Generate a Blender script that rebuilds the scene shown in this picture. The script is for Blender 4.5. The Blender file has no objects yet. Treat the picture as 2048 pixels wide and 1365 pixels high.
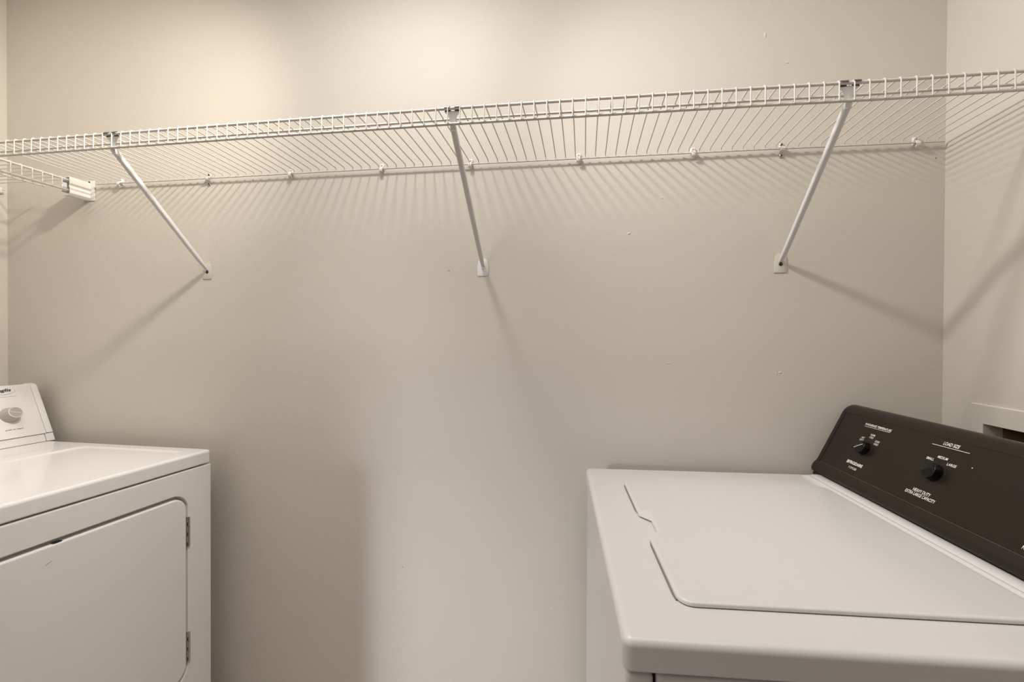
import bpy, bmesh, math, random
from mathutils import Vector, Matrix
random.seed(7)
PI = math.pi
scene = bpy.context.scene
COL = scene.collection

# ------------------------------------------------------------------ camera
cam_data = bpy.data.cameras.new('camera')
cam_data.sensor_width = 36.0
cam_data.lens = 16.114
cam_data.clip_start = 0.01
cam = bpy.data.objects.new('camera', cam_data)
COL.objects.link(cam)
R_ = Vector((0.988453, 0.151457, 0.004602))
U_ = Vector((-0.005792, 0.007419, 0.999956))
F_ = Vector((-0.151416, 0.988436, -0.008211))
m = Matrix.Identity(4)
for i in range(3):
    m[i][0] = R_[i]; m[i][1] = U_[i]; m[i][2] = -F_[i]
m.translation = Vector((1.470207, -1.209844, 1.217303))
cam.matrix_world = m
scene.camera = cam

# ------------------------------------------------------------------ world, lights, exposure
world = bpy.data.worlds.new('world')
scene.world = world
world.use_nodes = True
world.node_tree.nodes['Background'].inputs[0].default_value = (0.80, 0.90, 1.0, 1)
world.node_tree.nodes['Background'].inputs[1].default_value = 0.35

def area(name, loc, rot, sx, sy, power, color, shape='RECTANGLE', spread=PI):
    l = bpy.data.lights.new(name, 'AREA')
    l.shape = shape; l.size = sx; l.size_y = sy; l.energy = power; l.color = color; l.spread = spread
    o = bpy.data.objects.new(name, l); o.location = loc; o.rotation_euler = rot
    COL.objects.link(o)
    return o
LIGHT_X, LIGHT_Y, LIGHT_Z = 1.03, -0.47, 2.27
WARM = (1.0, 0.925, 0.83)
WARM = (1.0, 0.94, 0.865)
WARM = (1.0, 0.94, 0.865)
WARM = (1.0, 0.94, 0.865)
WARM = (1.0, 0.945, 0.875)
WARM = (1.0, 0.945, 0.875)
WARM = (1.0, 0.945, 0.875)
WARM = (1.0, 0.945, 0.875)
WARM = (1.0, 0.945, 0.875)
WARM = (1.0, 0.945, 0.875)
WARM = (1.0, 0.93, 0.82)
WARM = (1.0, 0.93, 0.82)
WARM = (1.0, 0.93, 0.82)
area('ceiling_lamp', (LIGHT_X, LIGHT_Y, LIGHT_Z), (0, 0, 0), 0.10, 0.10, 4.4, (1.0, 0.985, 0.965), 'DISK')
def spot(name, target, power, size, color=WARM):  # fill spots added at the ceiling lamp, brightening the sides and the dryer
    l = bpy.data.lights.new(name, 'SPOT'); l.energy = power; l.color = color
    l.spot_size = math.radians(size); l.spot_blend = 1.0; l.shadow_soft_size = 0.055
    o = bpy.data.objects.new(name, l); o.location = (LIGHT_X, LIGHT_Y, LIGHT_Z)
    o.rotation_euler = (Vector(target)-Vector(o.location)).to_track_quat('-Z', 'Y').to_euler()
    COL.objects.link(o)
spot('fill_spot_left', (-0.75, -0.30, 1.38), 55.0, 88)
spot('fill_spot_right', (2.30, -0.25, 1.45), 33.0, 84, (1.0, 0.975, 0.94))
spot('fill_spot_down', (0.62, -0.30, 0.15), 22.0, 60, (1.0, 0.96, 0.91))
area('ceiling_fill', (0.95, -0.85, 2.385), (0, 0, 0), 2.5, 0.9, 12.0, (1.0, 0.97, 0.935))  # soft fill added under the ceiling to lift the whole closet
WX, WY = -3.15, -5.55
wdir = Vector((1.02, 0, 0.35)) - Vector((WX, WY, 1.0))
wo = area('room_window', (WX, WY, 1.0), (0, 0, 0), 0.6, 0.8, 2.0, (0.90, 0.95, 1.0), spread=math.radians(16))
wo.rotation_euler = wdir.to_track_quat('-Z', 'Y').to_euler()
area('room_fill', (-0.6, -2.9, 2.30), (math.radians(35), 0, math.radians(-20)), 1.6, 1.2, 16.0, (1.0, 0.97, 0.93))  # fill added on the room side, not a known lamp

scene.view_settings.view_transform = 'Standard'
scene.view_settings.look = 'None'
scene.view_settings.exposure = 0.36
scene.view_settings.gamma = 1.0
scene.view_settings.use_curve_mapping = False

# ------------------------------------------------------------------ materials
def lin(r, g, b):
    f = lambda c: (c/255/12.92) if c/255 <= 0.04045 else ((c/255+0.055)/1.055)**2.4
    return (f(r), f(g), f(b), 1)

def mat(name, color, rough=0.5, metal=0.0, coat=0.0, spec=0.5, bump=None, tint=None, coat_rough=0.05):
    mt = bpy.data.materials.new(name); mt.use_nodes = True
    nt = mt.node_tree; b = nt.nodes['Principled BSDF']
    b.inputs['Base Color'].default_value = color
    b.inputs['Roughness'].default_value = rough
    b.inputs['Metallic'].default_value = metal
    b.inputs['Coat Weight'].default_value = coat
    b.inputs['Coat Roughness'].default_value = coat_rough
    b.inputs['Specular IOR Level'].default_value = spec
    tc = nt.nodes.new('ShaderNodeTexCoord')
    if bump:                       # list of (scale, strength, distance)
        prev = None
        for sc, st, di in bump:
            n = nt.nodes.new('ShaderNodeTexNoise'); n.inputs['Scale'].default_value = sc
            n.inputs['Detail'].default_value = 3.0
            nt.links.new(tc.outputs['Object'], n.inputs['Vector'])
            bp = nt.nodes.new('ShaderNodeBump'); bp.inputs['Strength'].default_value = st
            bp.inputs['Distance'].default_value = di
            nt.links.new(n.outputs['Fac'], bp.inputs['Height'])
            if prev: nt.links.new(prev.outputs[0], bp.inputs['Normal'])
            prev = bp
        nt.links.new(prev.outputs[0], b.inputs['Normal'])
    if tint:                       # (scale, amount): faint mottling of the paint
        n = nt.nodes.new('ShaderNodeTexNoise'); n.inputs['Scale'].default_value = tint[0]
        n.inputs['Detail'].default_value = 4.0
        nt.links.new(tc.outputs['Object'], n.inputs['Vector'])
        mx = nt.nodes.new('ShaderNodeMix'); mx.data_type = 'RGBA'
        mx.inputs[6].default_value = [c*(1-tint[1]) for c in color[:3]] + [1]
        mx.inputs[7].default_value = [min(1, c*(1+tint[1])) for c in color[:3]] + [1]
        nt.links.new(n.outputs['Fac'], mx.inputs[0])
        nt.links.new(mx.outputs[2], b.inputs['Base Color'])
    return mt

M_WALL = mat('wall_paint', (0.585, 0.54, 0.478, 1), 0.55, spec=0.3, bump=[(230, 0.27, 0.0012), (55, 0.16, 0.002), (7, 0.10, 0.004)], tint=(3.0, 0.02))
M_CEIL = mat('ceiling_paint', (0.78, 0.75, 0.70, 1), 0.8, bump=[(180, 0.2, 0.002)])
M_FLOOR = mat('floor_vinyl', (0.42, 0.36, 0.29, 1), 0.5, tint=(20, 0.1))
M_ENAMEL = mat('white_enamel', (0.64, 0.63, 0.625, 1), 0.32, coat=0.35, coat_rough=0.12, bump=[(400, 0.03, 0.0004)])
M_ENAMEL2 = mat('warm_white_enamel', (0.75, 0.73, 0.71, 1), 0.30, coat=0.4, coat_rough=0.10, bump=[(400, 0.03, 0.0004)])
M_WIRE = mat('white_vinyl_wire', (0.58, 0.55, 0.50, 1), 0.38, spec=0.4, bump=[(300, 0.05, 0.0003)])
M_STEEL = mat('white_powder_coat', (0.70, 0.685, 0.68, 1), 0.32, spec=0.5, bump=[(300, 0.05, 0.0003)])
M_PLAST = mat('white_plastic', (0.70, 0.675, 0.63, 1), 0.35, spec=0.5, bump=[(200, 0.03, 0.0003)])
M_BLACK = mat('brown_black_panel', (0.0115, 0.0085, 0.0045, 1), 0.36, spec=0.35, bump=[(900, 0.05, 0.0002)], tint=(30, 0.12))
M_RUBBER = mat('dark_gap', (0.012, 0.010, 0.008, 1), 0.7)
M_KNOB = mat('gloss_black_plastic', (0.004, 0.0035, 0.003, 1), 0.20, spec=0.32, tint=(50, 0.1))
M_PRINT = mat('white_print', (0.82, 0.82, 0.78, 1), 0.6, tint=(300, 0.05))
M_INK = mat('black_print', (0.035, 0.030, 0.025, 1), 0.6, tint=(300, 0.1))
M_INK2 = mat('grey_print', (0.35, 0.33, 0.30, 1), 0.6, tint=(300, 0.1))
M_CHROME = mat('dull_chrome', (0.52, 0.49, 0.46, 1), 0.28, metal=0.9, tint=(90, 0.15))
M_KGREY = mat('grey_beige_plastic', (0.42, 0.395, 0.35, 1), 0.35, tint=(50, 0.03))
M_KFACE = mat('silver_dial_face', (0.50, 0.48, 0.44, 1), 0.3, metal=0.6, tint=(50, 0.05))
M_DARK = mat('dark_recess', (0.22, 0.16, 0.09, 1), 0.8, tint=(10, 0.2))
M_SCREW = mat('dark_screw', (0.05, 0.042, 0.035, 1), 0.35, metal=0.7, tint=(200, 0.2))
M_CHIP = mat('paint_chip', (0.66, 0.60, 0.52, 1), 0.6, tint=(200, 0.1))
M_SPEC = mat('brown_speck', (0.16, 0.11, 0.07, 1), 0.8, tint=(200, 0.2))
M_SMUDGE = mat('grey_smudge', (0.52, 0.47, 0.42, 1), 0.6, tint=(200, 0.2))
M_LID_SHADE = mat('grey_lid_shade', (0.10, 0.09, 0.08, 1), 0.7, tint=(60, 0.1))
M_GAP_SHADE = mat('grey_gap_shade', (0.20, 0.18, 0.155, 1), 0.7, tint=(60, 0.1))
M_EDGE = mat('worn_brown_highlight', (0.075, 0.066, 0.052, 1), 0.45, tint=(70, 0.5))
M_CLAW = mat('bare_dark_steel', (0.13, 0.12, 0.12, 1), 0.35, metal=0.6, tint=(120, 0.2))
M_GLASS = mat('frosted_lamp_rim', (0.85, 0.83, 0.80, 1), 0.4, tint=(20, 0.02))

# ------------------------------------------------------------------ helpers
def finish(bm, ang=38):
    bmesh.ops.remove_doubles(bm, verts=bm.verts, dist=1e-6)
    bmesh.ops.recalc_face_normals(bm, faces=bm.faces)
    a = math.radians(ang)
    for f in bm.faces: f.smooth = True
    for e in bm.edges:
        if len(e.link_faces) == 2:
            e.smooth = e.calc_face_angle(0.0) < a
        else:
            e.smooth = False

def obj(name, bm, material, parent=None, shear=0.0, ang=38, wn=False):
    finish(bm, ang)
    if shear:
        for v in bm.verts: v.co.x += shear*v.co.y
    me = bpy.data.meshes.new(name); bm.to_mesh(me); bm.free()
    me.materials.append(material)
    o = bpy.data.objects.new(name, me); COL.objects.link(o)
    if parent: o.parent = parent
    if wn:
        md = o.modifiers.new('weighted_normal', 'WEIGHTED_NORMAL'); md.keep_sharp = True; md.weight = 100
    return o

def thing(name, label, cat, loc=(0, 0, 0), rotz=0.0, group=None):
    o = bpy.data.objects.new(name, None); COL.objects.link(o)
    o.empty_display_size = 0.05
    o.location = loc; o.rotation_euler = (0, 0, rotz)
    o['label'] = label; o['category'] = cat
    if group: o['group'] = group
    return o

def struct(name, bm, material, parent=None):
    o = obj(name, bm, material, parent)
    if not parent: o['kind'] = 'structure'
    return o

def box(bm, x0, x1, y0, y1, z0, z1, bev=0.0, seg=2):
    vs = [bm.verts.new(p) for p in ((x0,y0,z0),(x1,y0,z0),(x1,y1,z0),(x0,y1,z0),(x0,y0,z1),(x1,y0,z1),(x1,y1,z1),(x0,y1,z1))]
    fs = [bm.faces.new([vs[i] for i in q]) for q in ((0,3,2,1),(4,5,6,7),(0,1,5,4),(1,2,6,5),(2,3,7,6),(3,0,4,7))]
    if bev:
        es = list({e for f in fs for e in f.edges})
        bmesh.ops.bevel(bm, geom=es, offset=bev, segments=seg, profile=0.5, affect='EDGES')
    return vs

def rrect(x0, x1, y0, y1, r, n=6):
    pts = []
    for cx, cy, a0 in ((x1-r, y1-r, 0), (x0+r, y1-r, PI/2), (x0+r, y0+r, PI), (x1-r, y0+r, 1.5*PI)):
        for k in range(n+1):
            a = a0 + PI/2*k/n
            pts.append((cx+r*math.cos(a), cy+r*math.sin(a)))
    return pts

def loft(bm, loops, cap0=True, cap1=True, closed=True):
    vl = [[bm.verts.new(p) for p in L] for L in loops]
    n = len(vl[0])
    for a, b in zip(vl, vl[1:]):
        for i in range(n if closed else n-1):
            j = (i+1) % n
            bm.faces.new((a[i], a[j], b[j], b[i]))
    if cap0: bm.faces.new(vl[0][::-1])
    if cap1: bm.faces.new(vl[-1])
    return vl

def tube(bm, pts, r, seg=8, cap=True):
    pts = [Vector(p) for p in pts]
    loops = []
    prev = None
    for i, p in enumerate(pts):
        d = (pts[min(i+1, len(pts)-1)] - pts[max(i-1, 0)]).normalized()
        if prev is None:
            ref = Vector((0, 0, 1)) if abs(d.z) < 0.9 else Vector((1, 0, 0))
            u = d.cross(ref).normalized()
        else:
            u = (prev - d*prev.dot(d)).normalized()
        prev = u
        w = d.cross(u)
        rr = r[i] if isinstance(r, (list, tuple)) else r
        loops.append([p + (u*math.cos(2*PI*k/seg) + w*math.sin(2*PI*k/seg))*rr for k in range(seg)])
    loft(bm, loops, cap, cap)

def extrude_profile(bm, prof, axis, a0, a1, bev=0.0):
    """prof: list of 2D points; axis 'x' -> prof=(y,z); axis 'y' -> prof=(x,z)."""
    if axis == 'x': L = [[(a, p[0], p[1]) for p in prof] for a in (a0, a1)]
    else: L = [[(p[0], a, p[1]) for p in prof] for a in (a0, a1)]
    if bev:
        e = bev*(1 if a1 > a0 else -1)
        cx = sum(p[0] for p in prof)/len(prof); cz = sum(p[1] for p in prof)/len(prof)
    loft(bm, L)

def sweep(bm, path, sizes, rad=0.3, n=3):
    """rounded-rectangle section swept along a path in a y-z plane; sizes = (width along x, thickness)."""
    loops = []
    P = [Vector(p) for p in path]
    for i, p in enumerate(P):
        d = (P[min(i+1, len(P)-1)] - P[max(i-1, 0)]).normalized()
        u = Vector((1, 0, 0)); u = (u - d*u.dot(d)).normalized(); w = d.cross(u)
        a, b = sizes[i]
        r = min(a, b)*rad
        loops.append([p + u*q[0] + w*q[1] for q in rrect(-a/2, a/2, -b/2, b/2, r, n)])
    loft(bm, loops)

def cyl(bm, c, axis, r0, r1, h, seg=20):
    a = Vector(axis).normalized(); c = Vector(c)
    ref = Vector((0, 0, 1)) if abs(a.z) < 0.9 else Vector((1, 0, 0))
    u = a.cross(ref).normalized(); w = a.cross(u)
    L = [[c + a*t + (u*math.cos(2*PI*k/seg)+w*math.sin(2*PI*k/seg))*r for k in range(seg)] for t, r in ((0, r0), (h, r1))]
    loft(bm, L)

def lathe(bm, c, axis, prof, seg=28):
    a = Vector(axis).normalized(); c = Vector(c)
    ref = Vector((0, 0, 1)) if abs(a.z) < 0.9 else Vector((1, 0, 0))
    u = a.cross(ref).normalized(); w = a.cross(u)
    L = [[c + a*t + (u*math.cos(2*PI*k/seg)+w*math.sin(2*PI*k/seg))*r for k in range(seg)] for t, r in prof]
    loft(bm, L)

def interp(x, tab):
    if x <= tab[0][0]: return tab[0][1]
    for (x0, v0), (x1, v1) in zip(tab, tab[1:]):
        if x <= x1: return v0 + (v1-v0)*(x-x0)/(x1-x0)
    return tab[-1][1]

def text_bm(body, width, height, bold=0.0, shear=0.0):
    """text as a flat mesh whose left-bottom corner is 0,0 and whose box is width x height"""
    cu = bpy.data.curves.new('text', 'FONT'); cu.body = body; cu.offset = bold; cu.shear = shear
    cu.resolution_u = 3; cu.align_x = 'LEFT'
    o = bpy.data.objects.new('text', cu); COL.objects.link(o)
    bpy.context.view_layer.update()
    me = bpy.data.meshes.new_from_object(o.evaluated_get(bpy.context.evaluated_depsgraph_get()))
    bpy.data.objects.remove(o)
    xs = [v.co.x for v in me.vertices]; ys = [v.co.y for v in me.vertices]
    x0, x1, y0, y1 = min(xs), max(xs), min(ys), max(ys)
    bm = bmesh.new(); bm.from_mesh(me); bpy.data.meshes.remove(me)
    for v in bm.verts:
        v.co = Vector(((v.co.x-x0)/(x1-x0)*width, (v.co.y-y0)/(y1-y0)*height, 0))
    return bm

# ------------------------------------------------------------------ the setting
XL, XR = -0.3529, 2.3028
ZF, ZC = -0.02, 2.40
YF = -1.45            # inner face of the wall the photographer's doorway is in
DX0, DX1, DZ = -0.25, 2.20, 2.05

bm = bmesh.new(); box(bm, XL-0.1, XR+0.25, 0, 0.1, ZF, ZC); wall_back = struct('wall_back', bm, M_WALL)
bm = bmesh.new(); box(bm, XL-0.1, XL, YF, 0, ZF, ZC); struct('wall_left', bm, M_WALL)
# right wall with the opening of the recessed outlet box
OY0, OY1, OZ0, OZ1 = -0.330, -0.1176, 0.90, 1.0415
bm = bmesh.new()
box(bm, XR, XR+0.1, YF, OY0, ZF, ZC); box(bm, XR, XR+0.1, OY1, 0, ZF, ZC)
box(bm, XR, XR+0.1, OY0, OY1, ZF, OZ0); box(bm, XR, XR+0.1, OY0, OY1, OZ1, ZC)
struct('wall_right', bm, M_WALL)
bm = bmesh.new()
box(bm, XL-0.1, DX0, YF-0.1, YF, ZF, ZC); box(bm, DX1, XR+0.25, YF-0.1, YF, ZF, ZC); box(bm, DX0, DX1, YF-0.1, YF, DZ, ZC)
struct('wall_front', bm, M_WALL)
bm = bmesh.new(); box(bm, -3.6, 3.6, -6.6, 0.1, ZF-0.1, ZF); struct('floor', bm, M_FLOOR)
bm = bmesh.new(); box(bm, -3.6, 3.6, -6.6, 0.1, ZC, ZC+0.1); struct('ceiling', bm, M_CEIL)
# the room outside the closet's wide opening
bm = bmesh.new(); box(bm, -3.6, -3.5, -6.5, YF-0.1, ZF, ZC); struct('wall_room_left', bm, M_WALL)
bm = bmesh.new(); box(bm, 3.5, 3.6, -6.5, YF-0.1, ZF, ZC); struct('wall_room_right', bm, M_WALL)
bm = bmesh.new(); box(bm, -3.6, 3.6, -6.6, -6.5, ZF, ZC); struct('wall_room_back', bm, M_WALL)
bm = bmesh.new(); box(bm, -3.5, XL-0.1, YF-0.1, YF, ZF, ZC); box(bm, XR+0.25, 3.5, YF-0.1, YF, ZF, ZC); struct('wall_room_front', bm, M_WALL)

# small blemishes of the paint on the back wall
def chip(x, z, sx, sz, material, tilt=0.0, nm='paint_chip'):
    b = bmesh.new(); n = 9
    o_ = [(x + sx*math.cos(2*PI*k/n+tilt)*random.uniform(.6, 1), z + sz*math.sin(2*PI*k/n)*random.uniform(.6, 1)) for k in range(n)]
    loft(b, [[(p[0], -0.0002, p[1]) for p in o_], [(x+(p[0]-x)*.6, -0.0011, z+(p[1]-z)*.6) for p in o_]], cap0=False)
    obj(nm, b, material, wall_back)
chip(1.106, 1.399, .004, .0025, M_CHIP); chip(1.941, 1.131, .003, .006, M_CHIP, .5); chip(1.950, 1.134, .005, .004, M_CHIP)
chip(1.909, 1.961, .004, .008, M_CHIP); chip(1.394, .499, .006, .002, M_CHIP); chip(1.687, 1.153, .005, .0018, M_CHIP)
chip(1.587, 1.485, .005, .004, M_CHIP); chip(1.96, 1.89, .006, .003, M_CHIP); chip(1.668, 1.573, .003, .003, M_CHIP)
chip(.980, .576, .0015, .0015, M_SPEC, nm='paint_speck'); chip(1.112, 1.397, .0014, .0014, M_SPEC, nm='paint_speck')
chip(2.283, 1.640, .0018, .0018, M_SPEC, nm='paint_speck'); chip(1.110, 1.40, .001, .001, M_SPEC, nm='paint_speck')

# ------------------------------------------------------------------ the wire shelf on the back wall
RX = [0.0053, 0.0293, 0.0537, 0.0788, 0.1038, 0.1291, 0.154, 0.1789, 0.2038, 0.2292, 0.2541, 0.2791, 0.3042, 0.3293, 0.3544, 0.3798, 0.405, 0.4305, 0.4554, 0.4807, 0.506, 0.5314, 0.5567, 0.582, 0.6072, 0.6325, 0.6578, 0.6834, 0.7086, 0.7342, 0.7596, 0.7851, 0.8106, 0.836, 0.8615, 0.887, 0.9124, 0.9382, 0.9636, 0.9894, 1.0149, 1.0405, 1.066, 1.0916, 1.1173, 1.1429, 1.1684, 1.1942, 1.22, 1.2456, 1.2711, 1.2967, 1.3223, 1.3477, 1.3733, 1.399, 1.4246, 1.4501, 1.4756, 1.5009, 1.5263, 1.5519, 1.5773, 1.6027, 1.6282, 1.6536, 1.6789, 1.7044, 1.7298, 1.7552, 1.7805, 1.8059, 1.8312, 1.8565, 1.8817, 1.9069, 1.9319, 1.9572, 1.9824, 2.0075, 2.0325, 2.0574, 2.0825, 2.1073, 2.1322, 2.157, 2.1818, 2.2063, 2.2309, 2.2552, 2.2797]
FX = [0.0053, 0.0306, 0.0559, 0.0809, 0.1062, 0.1316, 0.1565, 0.1819, 0.2067, 0.2317, 0.2569, 0.282, 0.307, 0.3321, 0.357, 0.382, 0.407, 0.432, 0.4571, 0.4822, 0.5072, 0.5324, 0.5574, 0.5826, 0.6077, 0.6329, 0.658, 0.6833, 0.7087, 0.7339, 0.7592, 0.7847, 0.81, 0.8354, 0.8609, 0.8863, 0.9118, 0.9371, 0.9625, 0.9883, 1.0137, 1.0392, 1.0646, 1.0902, 1.1158, 1.1413, 1.1671, 1.1925, 1.2185, 1.244, 1.2696, 1.2953, 1.321, 1.3463, 1.3719, 1.3977, 1.4233, 1.4488, 1.4744, 1.5, 1.5254, 1.5509, 1.5764, 1.602, 1.6275, 1.6527, 1.678, 1.7037, 1.729, 1.7543, 1.7797, 1.8052, 1.8301, 1.8555, 1.8807, 1.9059, 1.9309, 1.9561, 1.9813, 2.0065, 2.0316, 2.0569, 2.0819, 2.107, 2.1322, 2.1576, 2.183, 2.2085, 2.2337, 2.2591, 2.2846]
TOPZ = [(-.1, 1.6885), (.3, 1.6895), (.8, 1.6912), (1.2, 1.6912), (1.5, 1.6892), (1.78, 1.6868), (2.0, 1.6838), (2.3, 1.6832)]
REARZ = [(-.1, 1.6806), (.3, 1.6804), (.7, 1.6812), (1.2, 1.6806), (1.5, 1.6797), (1.9, 1.6779), (2.14, 1.6755), (2.3, 1.6740)]
RR, RW = 0.0030, 0.00135
shelf = thing('wire_shelf', 'long white wire shelf with a ladder-like front lip running along the back wall', 'shelf', (0, 0, 0))
def rod(name, y, zf, r, x0, x1, parent):
    b = bmesh.new(); n = 40
    tube(b, [(x0+(x1-x0)*k/n, y, zf(x0+(x1-x0)*k/n)) for k in range(n+1)], r, 10)
    return obj(name, b, M_WIRE, parent)
rod('front_rod', -0.2865, lambda x: interp(x, TOPZ), RR, -0.012, XR-0.004, shelf)
rod('front_rod', -0.2865, lambda x: interp(x, TOPZ)-0.0322, RR, -0.012, XR-0.004, shelf)
rod('middle_rod', -0.2390, lambda x: interp(x, TOPZ)+0.0042-RW-0.0026, 0.0026, -0.012, XR-0.004, shelf)
rod('rear_rod', -0.0100, lambda x: interp(x, REARZ), 0.0019, -0.004, 2.2937, shelf)
# one bent wire: short drop at the wall, straight deck, bend over the front rod, down the lip
def wire_path(L, lip, drop):
    return [(0, 0, -drop), (0, -.0006, -.0035), (0, -.0035, -.0006), (0, -.006, 0), (0, -L+.005, 0), (0, -L+.0015, -.0012), (0, -L, -.005), (0, -L, -lip)]
b = bmesh.new(); tube(b, wire_path(.2805, .0375, .0085), RW, 7)
w0 = obj('wire', b, M_WIRE, shelf, ang=60)
wires = [w0] + [w0.copy() for _ in range(len(RX)-1)]
for i, w in enumerate(wires):
    if i: COL.objects.link(w)
    zr = interp(RX[i], REARZ)+0.0085; zf = interp(FX[i], TOPZ)+0.0042
    w.parent = shelf
    w.location = (RX[i], -0.0100, zr)
    w.rotation_euler = (math.atan2(zr-zf, .2805), 0, math.atan2(FX[i]-RX[i], .2805))

# ------------------------------------------------------------------ the wire shelf on the left wall
side = thing('wire_shelf', 'short white wire shelf on the left wall, reaching out of the picture', 'shelf', (0, 0, 0))
SX, SZ = -0.0420, 1.6800
def yrod(name, x, z, r, y0, y1):
    b = bmesh.new(); tube(b, [(x, y0+(y1-y0)*k/12, z) for k in range(13)], r, 10); return obj(name, b, M_WIRE, side)
yrod('front_rod', SX-.003, SZ, RR, -0.035, -1.25)
yrod('front_rod', SX-.003, SZ-.0305, RR, -0.035, -1.25)
yrod('middle_rod', -0.158, SZ-.0090+.0015, 0.0020, -0.036, -1.25)
yrod('rear_rod', XL+.010, SZ-.0045, 0.0019, -0.012, -1.25)
b = bmesh.new()
LS = SX - (XL+.010)
P = [(0, 0, -.008), (.0006, 0, -.0035), (.0035, 0, -.0006), (.006, 0, 0), (LS-.005, 0, 0), (LS-.0015, 0, -.0012), (LS, 0, -.005), (LS, 0, -.0360)]
tube(b, P, RW, 7)
s0 = obj('wire', b, M_WIRE, side, ang=60)
for k in range(48):
    w = s0 if k == 0 else s0.copy()
    if k: COL.objects.link(w)
    w.parent = side
    w.location = (XL+.010, -0.0519-.0245*k, SZ+.0042)

# ------------------------------------------------------------------ support braces
def brace(x, plate_x, zb, topx, label):
    t = thing('shelf_brace', label, 'brace', (plate_x, 0, zb), 0.0, 'diagonal braces under the long wire shelf')
    dx = topx - plate_x
    zt = interp(topx, TOPZ) - zb           # top rod height in the brace's frame
    # plate
    b = bmesh.new()
    out = [(-.0145, -.021), (.0125, -.021), (.0145, -.018), (.0150, .004), (.0125, .020), (.005, .026), (-.005, .026), (-.0125, .020), (-.0150, .004), (-.0152, -.018)]
    loft(b, [[(p[0], -.0003, p[1]) for p in out], [(p[0], -.0016, p[1]) for p in out], [(p[0]*.94, -.0022, p[1]*.95) for p in out]])
    obj('wall_plate', b, M_STEEL if 'centre' in label else M_WALL, t)
    # arm
    b = bmesh.new()
    y1, z1 = -.2735, zt-.040
    A = Vector((0, -.003, .006)); B = Vector((dx, y1, z1))
    B = A + (B-A)*1.035
    path = [A, A.lerp(B, .03), A.lerp(B, .07), A.lerp(B, .14), A.lerp(B, .5), A.lerp(B, .90), A.lerp(B, .985), B]
    sizes = [(.009, .003), (.0105, .006), (.0115, .0095), (.0115, .0120), (.0120, .0128), (.0122, .0132), (.0122, .0130), (.0100, .0110)]
    sweep(b, path, sizes, .32, 3)
    obj('arm', b, M_STEEL, t)
    # flared head that hooks round the top rod
    b = bmesh.new()
    yh = y1-.0075
    secs = [(z1-.004, .0055, .0030), (z1+.006, .0060, .0022), (zt-.020, .0070, .0012), (zt-.013, .0095, .0), (zt-.0075, .0150, -.0006), (zt-.0045, .0168, -.0006)]
    loft(b, [[(dx+hw*q_, yh+yo+bow*(1-abs(q_))*.0, z_) for q_ in (-1, -.5, 0, .5, 1)] + [(dx+hw*q_, yh+yo-.0016-.0012*(1-abs(q_)), z_) for q_ in (1, .5, 0, -.5, -1)] for z_, hw, yo in secs for bow in (1,)])
    hk = obj('hook', b, M_STEEL, t)
    b = bmesh.new()
    for s in (-1, 1):                        # two thin claws over and under the rod
        arc = [Vector((0, -.2865 + .0044*math.cos(a), zt + .0044*math.sin(a))) for a in [PI*(-.30+1.25*k/10) for k in range(11)]]
        arc = [Vector((0, -.2865+.0044, zt-.006))] + arc
        sweep(b, [v + Vector((dx+s*.0105, 0, 0)) for v in arc], [(.0125, .0011)]*len(arc), .3, 1)
    obj('claw', b, M_CLAW, hk)
    b = bmesh.new(); box(b, dx-.0172, dx+.0172, yh-.0030, yh-.0005, zt-.0052, zt-.0040, .0003, 1); obj('claw_edge', b, M_CLAW, hk)
    # screw
    b = bmesh.new()
    lathe(b, (0, -.0020, 0), (0, -1, 0), [(0, .0045), (.0012, .0043), (.0020, .0030), (.0023, .0012)], 14)
    s = obj('screw', b, M_SCREW if 'centre' not in label else M_STEEL, t)
    return t
brace(0, 0.3700, 1.4065, 0.3755, 'white steel brace left of the others, nearest the left end bracket')
brace(0, 1.2052, 1.4025, 1.2012, 'white steel brace at the centre of the shelf, between the machines')
brace(0, 1.9485, 1.3990, 1.9510, 'white steel brace nearest the right wall, above the washing machine')

# ------------------------------------------------------------------ wall clips and screwed straps
def clip(x, z, label, tilt=0.0, parent_rot=0.0):
    t = thing('shelf_clip', label, 'clip', (x, 0, z), parent_rot, 'plastic clips along the rear rod of the long shelf')
    b = bmesh.new()      # base on the wall, above the rod
    prof = [(-.0002, -.004), (-.0055, -.001), (-.0070, .006), (-.0065, .0125), (-.0045, .0150), (-.0002, .0155)]
    L = []
    for xx, s in ((-.0058, .72), (-.0048, .94), (-.003, 1), (.003, 1), (.0048, .94), (.0058, .72)):
        L.append([(xx, p[0]*s, .006+(p[1]-.006)*s) for p in prof])
    loft(b, L)
    obj('base', b, M_PLAST, t)
    b = bmesh.new()      # hook round the rod
    arc = [Vector((0, -.0100+.0044*math.cos(a), -.0030+.0064*math.sin(a))) for a in [PI*(.42+1.25*k/10) for k in range(11)]]
    arc = [Vector((0, -.004, .006))] + arc
    sz = [(.0096, .0030)]*(len(arc)-2) + [(.0088, .0026), (.0064, .0016)]
    sweep(b, arc, sz, .35, 3)
    obj('hook', b, M_PLAST, t)
    b = bmesh.new(); lathe(b, (0, -.0064, .0098), (0, -1, 0), [(0, .0026), (.0006, .0026), (.0010, .0021)], 12)
    obj('nail_head', b, M_INK2, t)
    return t
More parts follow.
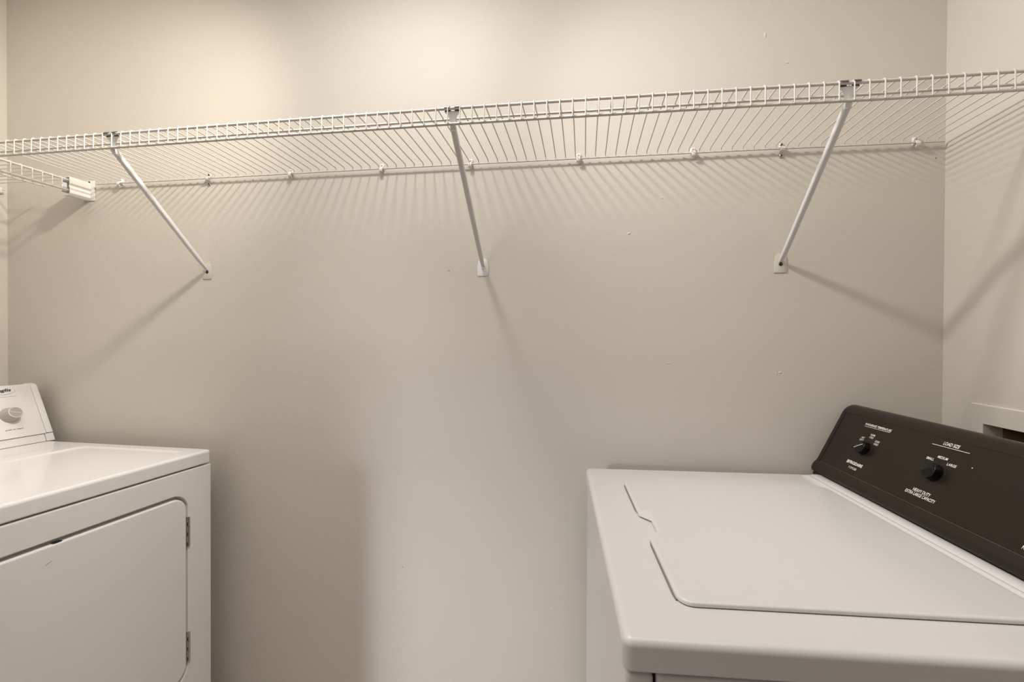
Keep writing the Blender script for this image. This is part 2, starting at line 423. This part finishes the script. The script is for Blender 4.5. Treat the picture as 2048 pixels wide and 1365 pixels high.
for x, z, lb in ((0.0762, 1.6777, 'small white plastic clip on the rear rod, just left of the left brace arm'),
                 (0.6450, 1.6813, 'small white plastic clip midway between the left strap and the next clip right'),
                 (0.9191, 1.6815, 'small white plastic clip on the rear rod, first one left of the centre brace'),
                 (1.1709, 1.6806, 'small white plastic clip close behind the centre brace arm'),
                 (1.4580, 1.6796, 'small white plastic clip on the rear rod, first one right of the centre brace'),
                 (1.7409, 1.6804, 'small white plastic clip nearest left of the right-hand screwed strap'),
                 (2.2380, 1.6745, 'small white plastic clip beside the right corner of the back wall')):
    clip(x, interp(x, REARZ), lb)
def strap(x, label, screw_mat):
    z = interp(x, REARZ)
    t = thing('shelf_strap', label, 'bracket', (x, 0, z), 0.0, 'screwed straps over the rear rod of the long shelf')
    b = bmesh.new()
    path = [(0, -.0012, .0165), (0, -.0014, .0085), (0, -.0060, .0050), (0, -.0128, .0032), (0, -.0140, 0), (0, -.0128, -.0032), (0, -.0060, -.0050), (0, -.0014, -.0085), (0, -.0012, -.0180)]
    sweep(b, path, [(.0085, .0016), (.0115, .0020)] + [(.0105, .0020)]*5 + [(.0115, .0020), (.0085, .0016)], .3, 2)
    obj('band', b, M_PLAST, t)
    for zz in (.0125, -.0140):
        b = bmesh.new()
        lathe(b, (0, -.0022, zz), (0, -1, 0), [(0, .0040), (.0010, .0040), (.0018, .0030), (.0020, .0012)], 14)
        s = obj('screw', b, screw_mat, t)
        b = bmesh.new(); box(b, -.0024, .0024, -.0046, -.0038, zz-.0008, zz+.0008); box(b, -.0008, .0008, -.0047, -.0039, zz-.0024, zz+.0024)
        obj('screw_slot', b, M_RUBBER, s)
strap(0.3771, 'white strap with chrome screws holding the rear rod, just right of the left brace arm', M_CHROME)
strap(1.9473, 'white strap with two dark-centred screws on the rear rod, left of the right brace arm', M_CHROME)

# corner clip of the side shelf on the left wall
t = thing('shelf_clip', 'small clip on the left wall at the corner, holding the side shelf', 'clip', (XL, -0.030, SZ-.006))
b = bmesh.new(); box(b, .0002, .012, -.010, .010, -.010, .008, .002); obj('base', b, M_PLAST, t)
b = bmesh.new(); sweep(b, [(.0105, -.016, -.004), (.0105, .0, -.0065), (.0105, .016, -.004)], [(.006, .003)]*3, .3, 2); obj('hook', b, M_PLAST, t)

# ------------------------------------------------------------------ end bracket of the side shelf
t = thing('shelf_end_bracket', 'white moulded end bracket holding the side shelf lip on the back wall', 'bracket', (-.0360, 0, 1.6625))
b = bmesh.new()
prof = [(-.024, .0255), (-.004, .0275), (0, .0245), (.0008, .004), (-.0012, .0005), (-.0012, -.002), (.0012, -.006), (.0012, -.022), (-.004, -.0285), (-.026, -.0285),
        (-.026, -.0262), (-.0052, -.0262), (-.0014, -.021), (-.0014, -.006), (-.0036, -.002), (-.0036, .0005), (-.0016, .004), (-.0024, .0235), (-.005, .0252), (-.024, .0232)]
L = [[(p[0], yy, p[1]) for p in prof] for yy in (-.0605, -.030, -.001)]
loft(b, L)
obj('shell', b, M_PLAST, t)
b = bmesh.new(); box(b, -.020, -.0175, -.068, -.001, -.020, .018, .0006, 1); obj('inner_tongue', b, M_STEEL, t)
b = bmesh.new(); box(b, -.030, .0150, -.0030, -.0003, -.0290, .0330, .0012, 2); fl = obj('flange', b, M_PLAST, t)
b = bmesh.new()
lathe(b, (-.0040, -.0030, .0275), (0, -1, 0), [(0, .0036), (.0008, .0036), (.0014, .0026)], 14); obj('screw', b, M_SCREW, t)

# ------------------------------------------------------------------ washing machine
H = 0.895 - ZF
WR = 0.0652; WK = 0.0128; WW = 0.651; WD = 0.705
wash = thing('washing_machine', 'white top-loading washing machine with a black control panel by the right wall', 'washing machine', (1.4809, -0.0601, ZF), WR)
def wobj(name, b, material, parent=None, ang=38):
    for v in b.verts: v.co.z += H
    return obj(name, b, material, parent or wash, shear=WK, ang=ang, wn=True)
# top cover
b = bmesh.new()
def rr3(x0, x1, y0, y1, r, z, n=6): return [(p[0], p[1], z) for p in rrect(x0, x1, y0, y1, r, n)]
def plate(b, x0, x1, y0, y1, z0, z1, rc, re, n=6, under=0.0):
    L = [rr3(x0+under, x1-under, y0+under, y1-under, max(rc-under, .001), z0, n)] if under else []
    L += [rr3(x0, x1, y0, y1, rc, z0+under, n)]
    for k in range(7):
        a = PI/2*k/6; d = re*(1-math.cos(a)); z = z1-re+re*math.sin(a)
        L.append(rr3(x0+d, x1-d, y0+d, y1-d, max(rc-d, .0008), z, n))
    loft(b, L)
plate(b, 0, WD, -WW, 0, -.0365, 0, .012, .0095, under=.003)
wobj('top_cover', b, M_ENAMEL)
# raised ridge in front of the control panel
b = bmesh.new()
prof = [(.5010, -.004), (.5015, .0008), (.5035, .0045), (.5070, .0062), (.5105, .0060), (.5125, .0048), (.5140, .0052), (.5170, .0072), (.5240, .0084), (.5330, .0078), (.5390, .0050), (.5600, .0045), (.5600, -.004)]
loft(b, [[(p[0], yy, p[1]) for p in prof] for yy in (-.035, -.30, -WW+.012)])
# far end sweeps down into the top
loft(b, [[(p[0]+dx_, -.035+dd, -.004+(p[1]+.004)*s) for p in prof] for dd, s, dx_ in ((0, 1, 0), (.008, .9, -.0005), (.016, .65, -.002), (.022, .42, -.005))])
wobj('ridge', b, M_ENAMEL)
# lid with the finger notch
b = bmesh.new()
lx0, lx1, ly0, ly1 = .0755, .4985, -.5855, -.1145
def lid_loop(d, z):
    r = .020
    pts = []
    X0, X1, Y0, Y1 = lx0+d, lx1-d, ly0+d, ly1-d
    q = rrect(X0, X1, Y0, Y1, r-d, 6)
    pts += q[:7]                        # far right corner
    pts += q[7:14]                      # far left corner
    nx = .0175
    for (px, py) in ((0, -.291), (.002, -.2945), (nx-.002, -.296), (nx, -.2985), (nx, -.374), (nx-.002, -.380), (.004, -.400), (0, -.407)):
        yy = py + (d if py > -.34 else -d)*1.0
        pts.append((X0+px, yy))
    pts += q[14:21]; pts += q[21:28]
    return [(p[0], p[1], z) for p in pts]
loft(b, [lid_loop(.0008, .0008), lid_loop(0, .0016), lid_loop(.0002, .0044), lid_loop(.0014, .0058), lid_loop(.0032, .0065), lid_loop(.0060, .0068)])
lid = wobj('lid', b, M_ENAMEL)
# sloping lead-in of the finger notch
b = bmesh.new()
loft(b, [[(lx0+.0006, -.2935, .0060), (lx0+.0180, -.2950, .0066), (lx0+.0178, -.3330, .0036), (lx0+.0006, -.3105, .0030)],
         [(lx0+.0006, -.2935, .0018), (lx0+.0180, -.2950, .0018), (lx0+.0178, -.3320, .0020), (lx0+.0006, -.3095, .0020)]])
wobj('notch_bevel', b, M_ENAMEL, lid)
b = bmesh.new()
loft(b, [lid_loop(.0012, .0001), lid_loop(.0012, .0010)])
wobj('lid_under_shade', b, M_LID_SHADE)  # dark layer that paints the shade in the gap under the lid
b = bmesh.new()        # dark strip painting the gap's shade along the lid's left edge, interrupted by the notch
for ya, yb in ((-.1300, -.2900), (-.4120, -.5720)):
    n = 12
    L = []
    for k in range(n+1):
        f_ = k/n; wd = .0022*min(1, 10*f_+.2, 10*(1-f_)+.3); yy = ya+(yb-ya)*f_
        L.append([(lx0+.002, yy, .0003), (lx0-wd, yy, .0003), (lx0-wd*.8, yy, .0020), (lx0+.002, yy, .0026)])
    loft(b, L)
wobj('lid_gap_shade', b, M_GAP_SHADE)
# cabinet and front panel
b = bmesh.new(); plate(b, .0365, WD-.010, -WW+.003, -.003, -H+.015, -.0395, .006, .005); wobj('cabinet', b, M_ENAMEL)
b = bmesh.new(); plate(b, .0035, .0335, -WW+.003, -.003, -H+.015, -.0395, .007, .006); wobj('front_panel', b, M_ENAMEL)
b = bmesh.new(); box(b, .012, WD-.02, -WW+.012, -.012, -H+.02, -.030); wobj('dark_filler', b, M_RUBBER)  # dark filler box, the shade inside the seams put into its colour
for fx_, fy_ in ((.05, -.05), (WD-.06, -.05), (.05, -WW+.05), (WD-.06, -WW+.05)):
    b = bmesh.new(); cyl(b, (fx_, fy_, -H), (0, 0, 1), .02, .015, .03, 14); wobj('foot', b, M_RUBBER)
# control panel: a leaning shell with a rounded top
FA = Vector((.534, 0, .0105)); FD = Vector((.4467, 0, .8947)); FN = Vector((-.8947, 0, .4467))
def fp(s, tt, n=0.0):
    v = FA + FD*tt + FN*n
    return Vector((v.x, -s, v.z))
sec = [(-.010, -.010), (-.0085, -.006), (-.001, -.0050), (-.0005, .0010), (.003, .0038), (.009, .0050), (.015, .0042), (.021, .0020), (.0255, .0010), (.0262, 0), (.155, 0), (.1560, .0010),
       (.163, .0004), (.171, -.0030), (.178, -.0085), (.1825, -.0160), (.1835, -.0260)]
def shell_loop(s, extra=0.0, fill=False):
    L = []
    for tt, n in sec:
        nn = n
        if fill and .0262 <= tt <= .155: nn = .0010
        L.append(fp(s, tt, nn+extra))
    L += [Vector((.690, -s, .150)), Vector((.696, -s, .140)), Vector((.700, -s, .0)), Vector((.56, -s, .0))]
    return L
b = bmesh.new()
def shrink(L, d):
    c = sum((Vector(v) for v in L), Vector())/len(L)
    return [Vector(v) + (c-Vector(v)).normalized()*d for v in L]
e1 = shell_loop(.0015, 0, True)
loft(b, [shrink(shell_loop(-.0050, 0, True), .004), shrink(shell_loop(-.0035, 0, True), .0012), shell_loop(-.001, 0, True), shell_loop(.0085, 0, True), shell_loop(.0090), shell_loop(.18), shell_loop(.36), shell_loop(.55), shell_loop(WW-.010),
         shell_loop(WW-.0095, 0, True), shell_loop(WW+.001, 0, True), shrink(shell_loop(WW+.0025, 0, True), .0012), shrink(shell_loop(WW+.004, 0, True), .004)])
panel = wobj('control_panel', b, M_BLACK, ang=30)
def wtext(body, s0, t0, w, h, shear=.15, bold=0.0):
    b = text_bm(body, w, h, bold, shear)
    for v in b.verts: v.co = fp(s0+v.co.x, t0+v.co.y, .0003)
    return wobj('lettering', b, M_PRINT, panel)
def wline(s0, s1, t0, t1, w=.0006):
    b = bmesh.new(); vs = [b.verts.new(fp(s0, t0, .0003)), b.verts.new(fp(s1, t1, .0003)), b.verts.new(fp(s1, t1+w, .0003)), b.verts.new(fp(s0, t0+w, .0003))]
    b.faces.new(vs); return wobj('printed_line', b, M_PRINT, panel)
wtext('WASH/RINSE TEMPERATURE', .0868, .1392, .0785, .0050, bold=.01)
wline(.0880, .1632, .1362, .1372)
wtext('HOT', .0965, .1090, .0095, .0040, bold=.01); wtext('COLD', .0940, .1036, .0120, .0040, bold=.01)
wtext('WARM', .1175, .1202, .0135, .0040, bold=.01); wtext('COLD', .1175, .1146, .0120, .0040, bold=.01)
wtext('COLD', .1385, .1098, .0125, .0040, bold=.01); wtext('COLD', .1380, .1038, .0125, .0040, bold=.01)
wtext('FRIGIDAIRE', .0990, .0490, .0425, .0068, .12, .02)
# emblem: small block with three vertical bars left of the name
b = bmesh.new()
for k in range(3):
    s0 = .0915+k*.0022
    vs = [b.verts.new(fp(s0+dx_, tt, .0003)) for dx_, tt in ((0, .0486), (.0015, .0486), (.0024, .0556), (.0009, .0556))]; b.faces.new(vs)
wobj('emblem', b, M_PRINT, panel)
wtext('7 CYCLES', .1045, .0392, .0255, .0045, bold=.01)
wtext('LOAD SIZE', .2876, .1430, .0322, .0062, bold=.01)
wline(.2669, .3412, .1392, .1404, .0007)
wtext('SMALL', .2705, .1105, .0160, .0047, bold=.01); wtext('MEDIUM', .2905, .1180, .0205, .0047, bold=.01); wtext('LARGE', .3135, .1105, .0185, .0047, bold=.01)
wtext('HEAVY DUTY', .2780, .0492, .0375, .0060, bold=.01); wtext('EXTRA LARGE CAPACITY', .2645, .0420, .0650, .0060, bold=.01)
wtext('N', .4770, .0350, .0042, .0050, bold=.01)
b = bmesh.new()
loft(b, [[fp(s_, .0254, .0010), fp(s_, .0262, .0014), fp(s_, .0264, .0002)] for s_ in (.012, .2, .4, WW-.012)], closed=True)
wobj('worn_edge_highlight', b, M_EDGE, panel)  # paler strip along the worn ledge, its highlight painted in
b = bmesh.new(); cyl(b, fp(.3575, .1191, -.0005), FN, .0009, .0009, .0010, 8); wobj('indicator_dot', b, M_PRINT, panel)

def wknob(s, tt, r, h, ang, line, name='knob', label=None):
    c = fp(s, tt, 0)
    b = bmesh.new()
    lathe(b, c, FN, [(0, r*1.04), (h*.18, r*1.0), (h*.74, r*.96), (h*.82, r*.92), (h*.86, r*.85), (h*.865, r*.5)], 32)
    # diagonal grip ridge across the face: one steep flank, one gentle flank
    u = (FD*math.sin(ang) + Vector((0, -1, 0))*math.cos(ang)).normalized(); w = FN.cross(u).normalized()
    a_ = r*.88
    L = []
    for k in range(13):
        f_ = math.sin(-PI/2 + PI*k/12)*.985
        half = math.sqrt(1-f_**2)
        top = h*(.87 + .13*min(1, half*2.2))
        p0 = c + u*(a_*f_)
        L.append([p0 + w*(a_*half) + FN*(h*.855), p0 + w*.0006 + FN*top, p0 - w*.0006 + FN*top, p0 - w*(a_*half) + FN*(h*.855), p0 - w*(a_*half*.9) + FN*(h*.6), p0 + w*(a_*half*.9) + FN*(h*.6)])
    loft(b, L)
    k_ = wobj(name, b, M_KNOB, ang=40)
    if label: k_['label'] = label
    if line:
        b = bmesh.new()
        q = [c + u*(a_*f_) + w*g + FN*(h*1.0+.0003) for f_, g in ((-.92, -.0004), (.92, -.0004), (.92, .0005), (-.92, .0005))]
        b.faces.new([b.verts.new(v) for v in q]); wobj('pointer_line', b, M_PRINT, k_)
    return k_
wknob(.1215, .0895, .0143, .0145, math.radians(33), True)
wknob(.3010, .0915, .0152, .0160, math.radians(28), False)

# ------------------------------------------------------------------ dryer
DR = -0.0174; DK = 0.0745; DWW = 0.690; DDD = 0.745
DH = 0.895 - ZF
dry = thing('clothes_dryer', 'white front-loading clothes dryer with a hinged door by the left wall', 'dryer', (0.4287, -0.0502, ZF), DR)
def dobj(name, b, material, parent=None, ang=38):
    for v in b.verts: v.co.z += DH
    return obj(name, b, material, parent or dry, shear=DK, ang=ang, wn=True)
# top with a shallow pan
b = bmesh.new()
L = [rr3(-DDD+.003, -.003, -DWW+.003, -.003, .010, -.0365), rr3(-DDD, 0, -DWW, 0, .012, -.0335)]
for k in range(6):
    a = PI/2*k/5; d = .008*(1-math.cos(a)); L.append(rr3(-DDD+d, -d, -DWW+d, -d, .012-d*.9, -.008+.008*math.sin(a)))
px0, px1, py0, py1 = -.3905, -.0410, -DWW+.040, -.0385
L.append(rr3(px0-.004, px1+.004, py0-.004, py1+.004, .030, 0.0))
L.append(rr3(px0-.001, px1+.001, py0-.001, py1+.001, .028, -.0006))
L.append(rr3(px0+.004, px1-.004, py0+.004, py1-.004, .026, -.0034))
L.append(rr3(px0+.008, px1-.008, py0+.008, py1-.008, .024, -.0040))
loft(b, L); dobj('top_cover', b, M_ENAMEL2)
# cabinet
b = bmesh.new(); plate(b, -DDD+.008, -.022, -DWW+.002, -.002, -DH+.02, -.0395, .004, .004); dobj('cabinet', b, M_ENAMEL2)
# front frame with the rounded door opening
b = bmesh.new()
def fr(y0, y1, z0, z1, r, x, n=8): return [(x, p[0], p[1]) for p in rrect(y0, y1, z0, z1, r, n)]
oy0, oy1, oz0, oz1 = -.612, -.0735, -.606, -.1005
L = [fr(-DWW+.002, -.002, -DH+.02, -.0400, .003, -.0215), fr(-DWW+.002, -.002, -DH+.02, -.0400, .003, -.004), fr(-DWW+.0032, -.0032, -DH+.021, -.0412, .003, -.0012), fr(-DWW+.006, -.006, -DH+.024, -.044, .003, 0)]
L += [fr(oy0-.0030, oy1+.0030, oz0-.003, oz1+.003, .045, 0), fr(oy0-.0008, oy1+.0008, oz0-.0008, oz1+.0008, .043, -.0010), fr(oy0, oy1, oz0, oz1, .042, -.0030), fr(oy0+.002, oy1-.002, oz0+.002, oz1-.002, .040, -.0190)]
loft(b, L); dobj('front_frame', b, M_ENAMEL2)
# door
b = bmesh.new()
dy0, dy1, dz0, dz1 = oy0+.008, oy1-.0042, oz0+.009, oz1-.0085
L = [fr(dy0, dy1, dz0, dz1, .036, -.0185), fr(dy0, dy1, dz0, dz1, .036, -.0060)]
for k in range(6):
    a = PI/2*k/5; d = .005*(1-math.cos(a)); L.append(fr(dy0+d, dy1-d, dz0+d, dz1-d, .036-d, -.004+.005*math.sin(a)))
loft(b, L); door = dobj('door', b, M_ENAMEL2)
b = bmesh.new()        # finger pull under the top edge
loft(b, [[(x, -.3640+.0085*math.cos(2*PI*k/16), dz1+.0006+.0014*math.sin(2*PI*k/16)) for k in range(16)] for x in (-.008, -.0008)]); dobj('finger_pull', b, M_RUBBER, door)
b = bmesh.new()
o_ = [(-.3804+.010*math.cos(2*PI*k/12)*random.uniform(.4, 1), -.1443+.0028*math.sin(2*PI*k/12)*random.uniform(.3, 1)+.0025*math.cos(2*PI*k/12)) for k in range(12)]
b.faces.new([b.verts.new((.0012, p[0], p[1])) for p in o_]); dobj('scuff_mark', b, M_SMUDGE, door)
# hinges
for z0, z1 in ((-.2470, -.1665), (-.5585, -.4780)):
    b = bmesh.new()
    hy = oy1+.0010
    box(b, -.006, .0006, hy-.0045, hy+.0005, z0, z1, .0004, 1)
    for k in range(3):
        za = z0+(z1-z0)*k/3+.0006; zb = z0+(z1-z0)*(k+1)/3-.0006
        cyl(b, (.0012, hy+.0008, za), (0, 0, 1), .0026, .0026, zb-za, 12)
    h_ = dobj('hinge', b, M_CHROME)
    for k in range(3):
        zc = z0+(z1-z0)*(k+.32)/3
        b = bmesh.new(); box(b, -.002, .0009, hy-.0042, hy-.0022, zc-.006, zc+.004); dobj('hinge_gap', b, M_RUBBER, h_)
for fx_, fy_ in ((-.06, -.05), (-DDD+.06, -.05), (-.06, -DWW+.05), (-DDD+.06, -DWW+.05)):
    b = bmesh.new(); cyl(b, (fx_, fy_, -DH), (0, 0, 1), .02, .015, .03, 14); dobj('foot', b, M_RUBBER)
# console
GA = Vector((-.5672, 0, .0242)); GD = Vector((-.3888, 0, .9213)); GN = Vector((.9213, 0, .3888))
def gp(s, tt, n=0.0):
    v = GA + GD*tt + GN*n
    return Vector((v.x, -s, v.z))
def con_loop(s, extra=0.0, top=.1630, base=True):
    L = [gp(s, 0, -.012+extra)] if False else []
    L += [gp(s, .0005, extra), gp(s, top-.006, extra), gp(s, top-.0015, -.0012+extra), gp(s, top, -.0045+extra), gp(s, top-.004, -.020), gp(s, top-.010, -.050)]
    L += [Vector((-.735, -s, .120)), Vector((-.735, -s, .0242))]
    return L
b = bmesh.new(); loft(b, [con_loop(.0085), con_loop(.2), con_loop(.45), con_loop(DWW-.0085)]); console = dobj('control_panel', b, M_ENAMEL2)
def cap_loop(s, d=0.0):
    top = .1610
    L = [gp(s, .0012, .0010-d), gp(s, top-.012, .0010-d), gp(s, top-.004, .0002-d), gp(s, top+.0012, -.004), gp(s, top+.0085, -.016), gp(s, top+.0105, -.028), gp(s, top+.006, -.046)]
    L += [Vector((-.735, -s, .125)), Vector((-.735, -s, .0242))]
    return L
for s0, s1 in ((-.0085, .0075), (DWW-.0075, DWW+.0085)):
    b = bmesh.new()
    loft(b, [shrink(cap_loop(s0), .0018), cap_loop(s0+.0018), cap_loop((s0+s1)/2), cap_loop(s1-.0010), shrink(cap_loop(s1), .0012)])
    dobj('end_cap', b, M_ENAMEL2)
b = bmesh.new()        # base strip under the console
prof = [(-.5590, .0012), (-.5665, .0225), (-.5720, .0238), (-.735, .0238), (-.735, .0012)]
loft(b, [[(p[0]-.004, -.012, p[1]) for p in prof], [(p[0]-.004, -DWW+.012, p[1]) for p in prof]]); dobj('console_base', b, M_ENAMEL2)
for s0, s1 in ((-.0080, .0110), (DWW-.0110, DWW+.0080)):
    b = bmesh.new(); loft(b, [[(p[0], -s, p[1]+.0002) for p in prof] for s in (s0, s1)]); dobj('base_corner', b, M_ENAMEL2)
b = bmesh.new(); box(b, -.73, -.568, -DWW+.02, -.02, .0, .004); dobj('gasket', b, M_RUBBER)
def dtext(body, s1, t0, w, h, material, shear=0.0, bold=0.0, slope=0.0):
    b = text_bm(body, w, h, bold, shear)      # s1 is the right-hand end of the word
    for v in b.verts: v.co = gp(s1 + (w - v.co.x), t0+v.co.y+slope*v.co.x, .0003)
    return dobj('lettering', b, material, console)
dtext('Inglis', .0548, .1395, .0370, .0125, M_INK, .25, .035)
dtext('push to start', .0560, .0235, .0400, .0048, M_INK, 0, .012)
b = bmesh.new()        # oval ring round the name, open at the upper left
cs, ct, ra, rb = .0735, .1442, .0262, .0105
n = 40
for k in range(n):
    a0 = 2*PI*k/n; a1 = 2*PI*(k+1)/n
    def q(a, g): return gp(cs - (ra+g)*math.cos(a), ct + (rb+g)*math.sin(a), .0003)
    if .12*PI < a0 < .9*PI: continue
    th = .0007*(.4+.6*abs(math.sin(a0/1.0)))
    b.faces.new([b.verts.new(v) for v in (q(a0, 0), q(a1, 0), q(a1, th), q(a0, th))])
dobj('oval_emblem', b, M_INK, console)
for s0, s1 in ((.0480, .0655), (.0680, .0990)):
    b = bmesh.new(); b.faces.new([b.verts.new(gp(s_, t_, .0003)) for s_, t_ in ((s0, .1262), (s1, .1262), (s1, .1272), (s0, .1272))]); dobj('printed_line', b, M_INK2, console)
# dial
kc = gp(.0775, .0700, 0)
b = bmesh.new()
lathe(b, kc, GN, [(0, .0222), (.0030, .0220), (.0060, .0200), (.0200, .0178), (.0250, .0170), (.0262, .0162)], 36)
kn = dobj('dial', b, M_KGREY)
b = bmesh.new(); lathe(b, kc+GN*.0262, GN, [(0, .0164), (.0008, .0160), (.0009, .0149), (.0001, .0145)], 36); dobj('dial_ring', b, M_STEEL, kn)
b = bmesh.new(); cyl(b, kc+GN*.0258, GN, .0147, .0147, .0006, 36); dobj('dial_face', b, M_KFACE, kn)
b = bmesh.new()
u = (GD*math.sin(math.radians(-20)) + Vector((0, 1, 0))*math.cos(math.radians(-20))).normalized(); w_ = GN.cross(u).normalized()
L = []
for f_, hh in ((-1, .0002), (-.9, .0014), (.9, .0014), (1, .0002)):
    p0 = kc + GN*.0264 + u*.0140*f_
    L.append([p0-w_*.0012, p0+w_*.0012, p0+w_*.0004+GN*hh, p0-w_*.0004+GN*hh])
loft(b, L); dobj('dial_pointer', b, M_STEEL, kn)

# ------------------------------------------------------------------ recessed outlet box in the right wall
t = thing('outlet_box', 'beige recessed washer outlet box in the right wall behind the washing machine', 'outlet box', (XR, 0, 0))
b = bmesh.new()
def ob(y0, y1, z0, z1, r, x): return [(x, p[0], p[1]) for p in rrect(y0, y1, z0, z1, r, 4)]
fy0, fy1, fz0, fz1 = OY0-.034, -.0836, OZ0-.04, 1.0817
loft(b, [ob(fy0, fy1, fz0, fz1, .004, -.0003), ob(fy0, fy1, fz0, fz1, .004, -.0030), ob(fy0+.002, fy1-.002, fz0+.002, fz1-.002, .003, -.0052), ob(OY0, OY1, OZ0, OZ1, .002, -.0056), ob(OY0+.0005, OY1-.0005, OZ0+.0005, OZ1-.0005, .002, .0300)], cap0=False, cap1=False)
obj('flange', b, M_WALL, t)
b = bmesh.new()
loft(b, [ob(OY0+.0005, OY1-.0005, OZ0+.0005, OZ1-.0005, .002, .030), ob(OY0+.0005, OY1-.0005, OZ0+.0005, OZ1-.0005, .002, .088)], cap0=False)
obj('recess', b, M_DARK, t)

# ------------------------------------------------------------------ the closet's ceiling light (above the frame)
t = thing('ceiling_light', 'round flush ceiling light above the shelf, out of the picture', 'light', (LIGHT_X, LIGHT_Y, ZC))
b = bmesh.new(); lathe(b, (0, 0, 0), (0, 0, -1), [(0, .10), (.02, .10), (.08, .098), (.118, .095), (.118, .088), (.10, .086)], 32); obj('housing', b, M_GLASS, t)
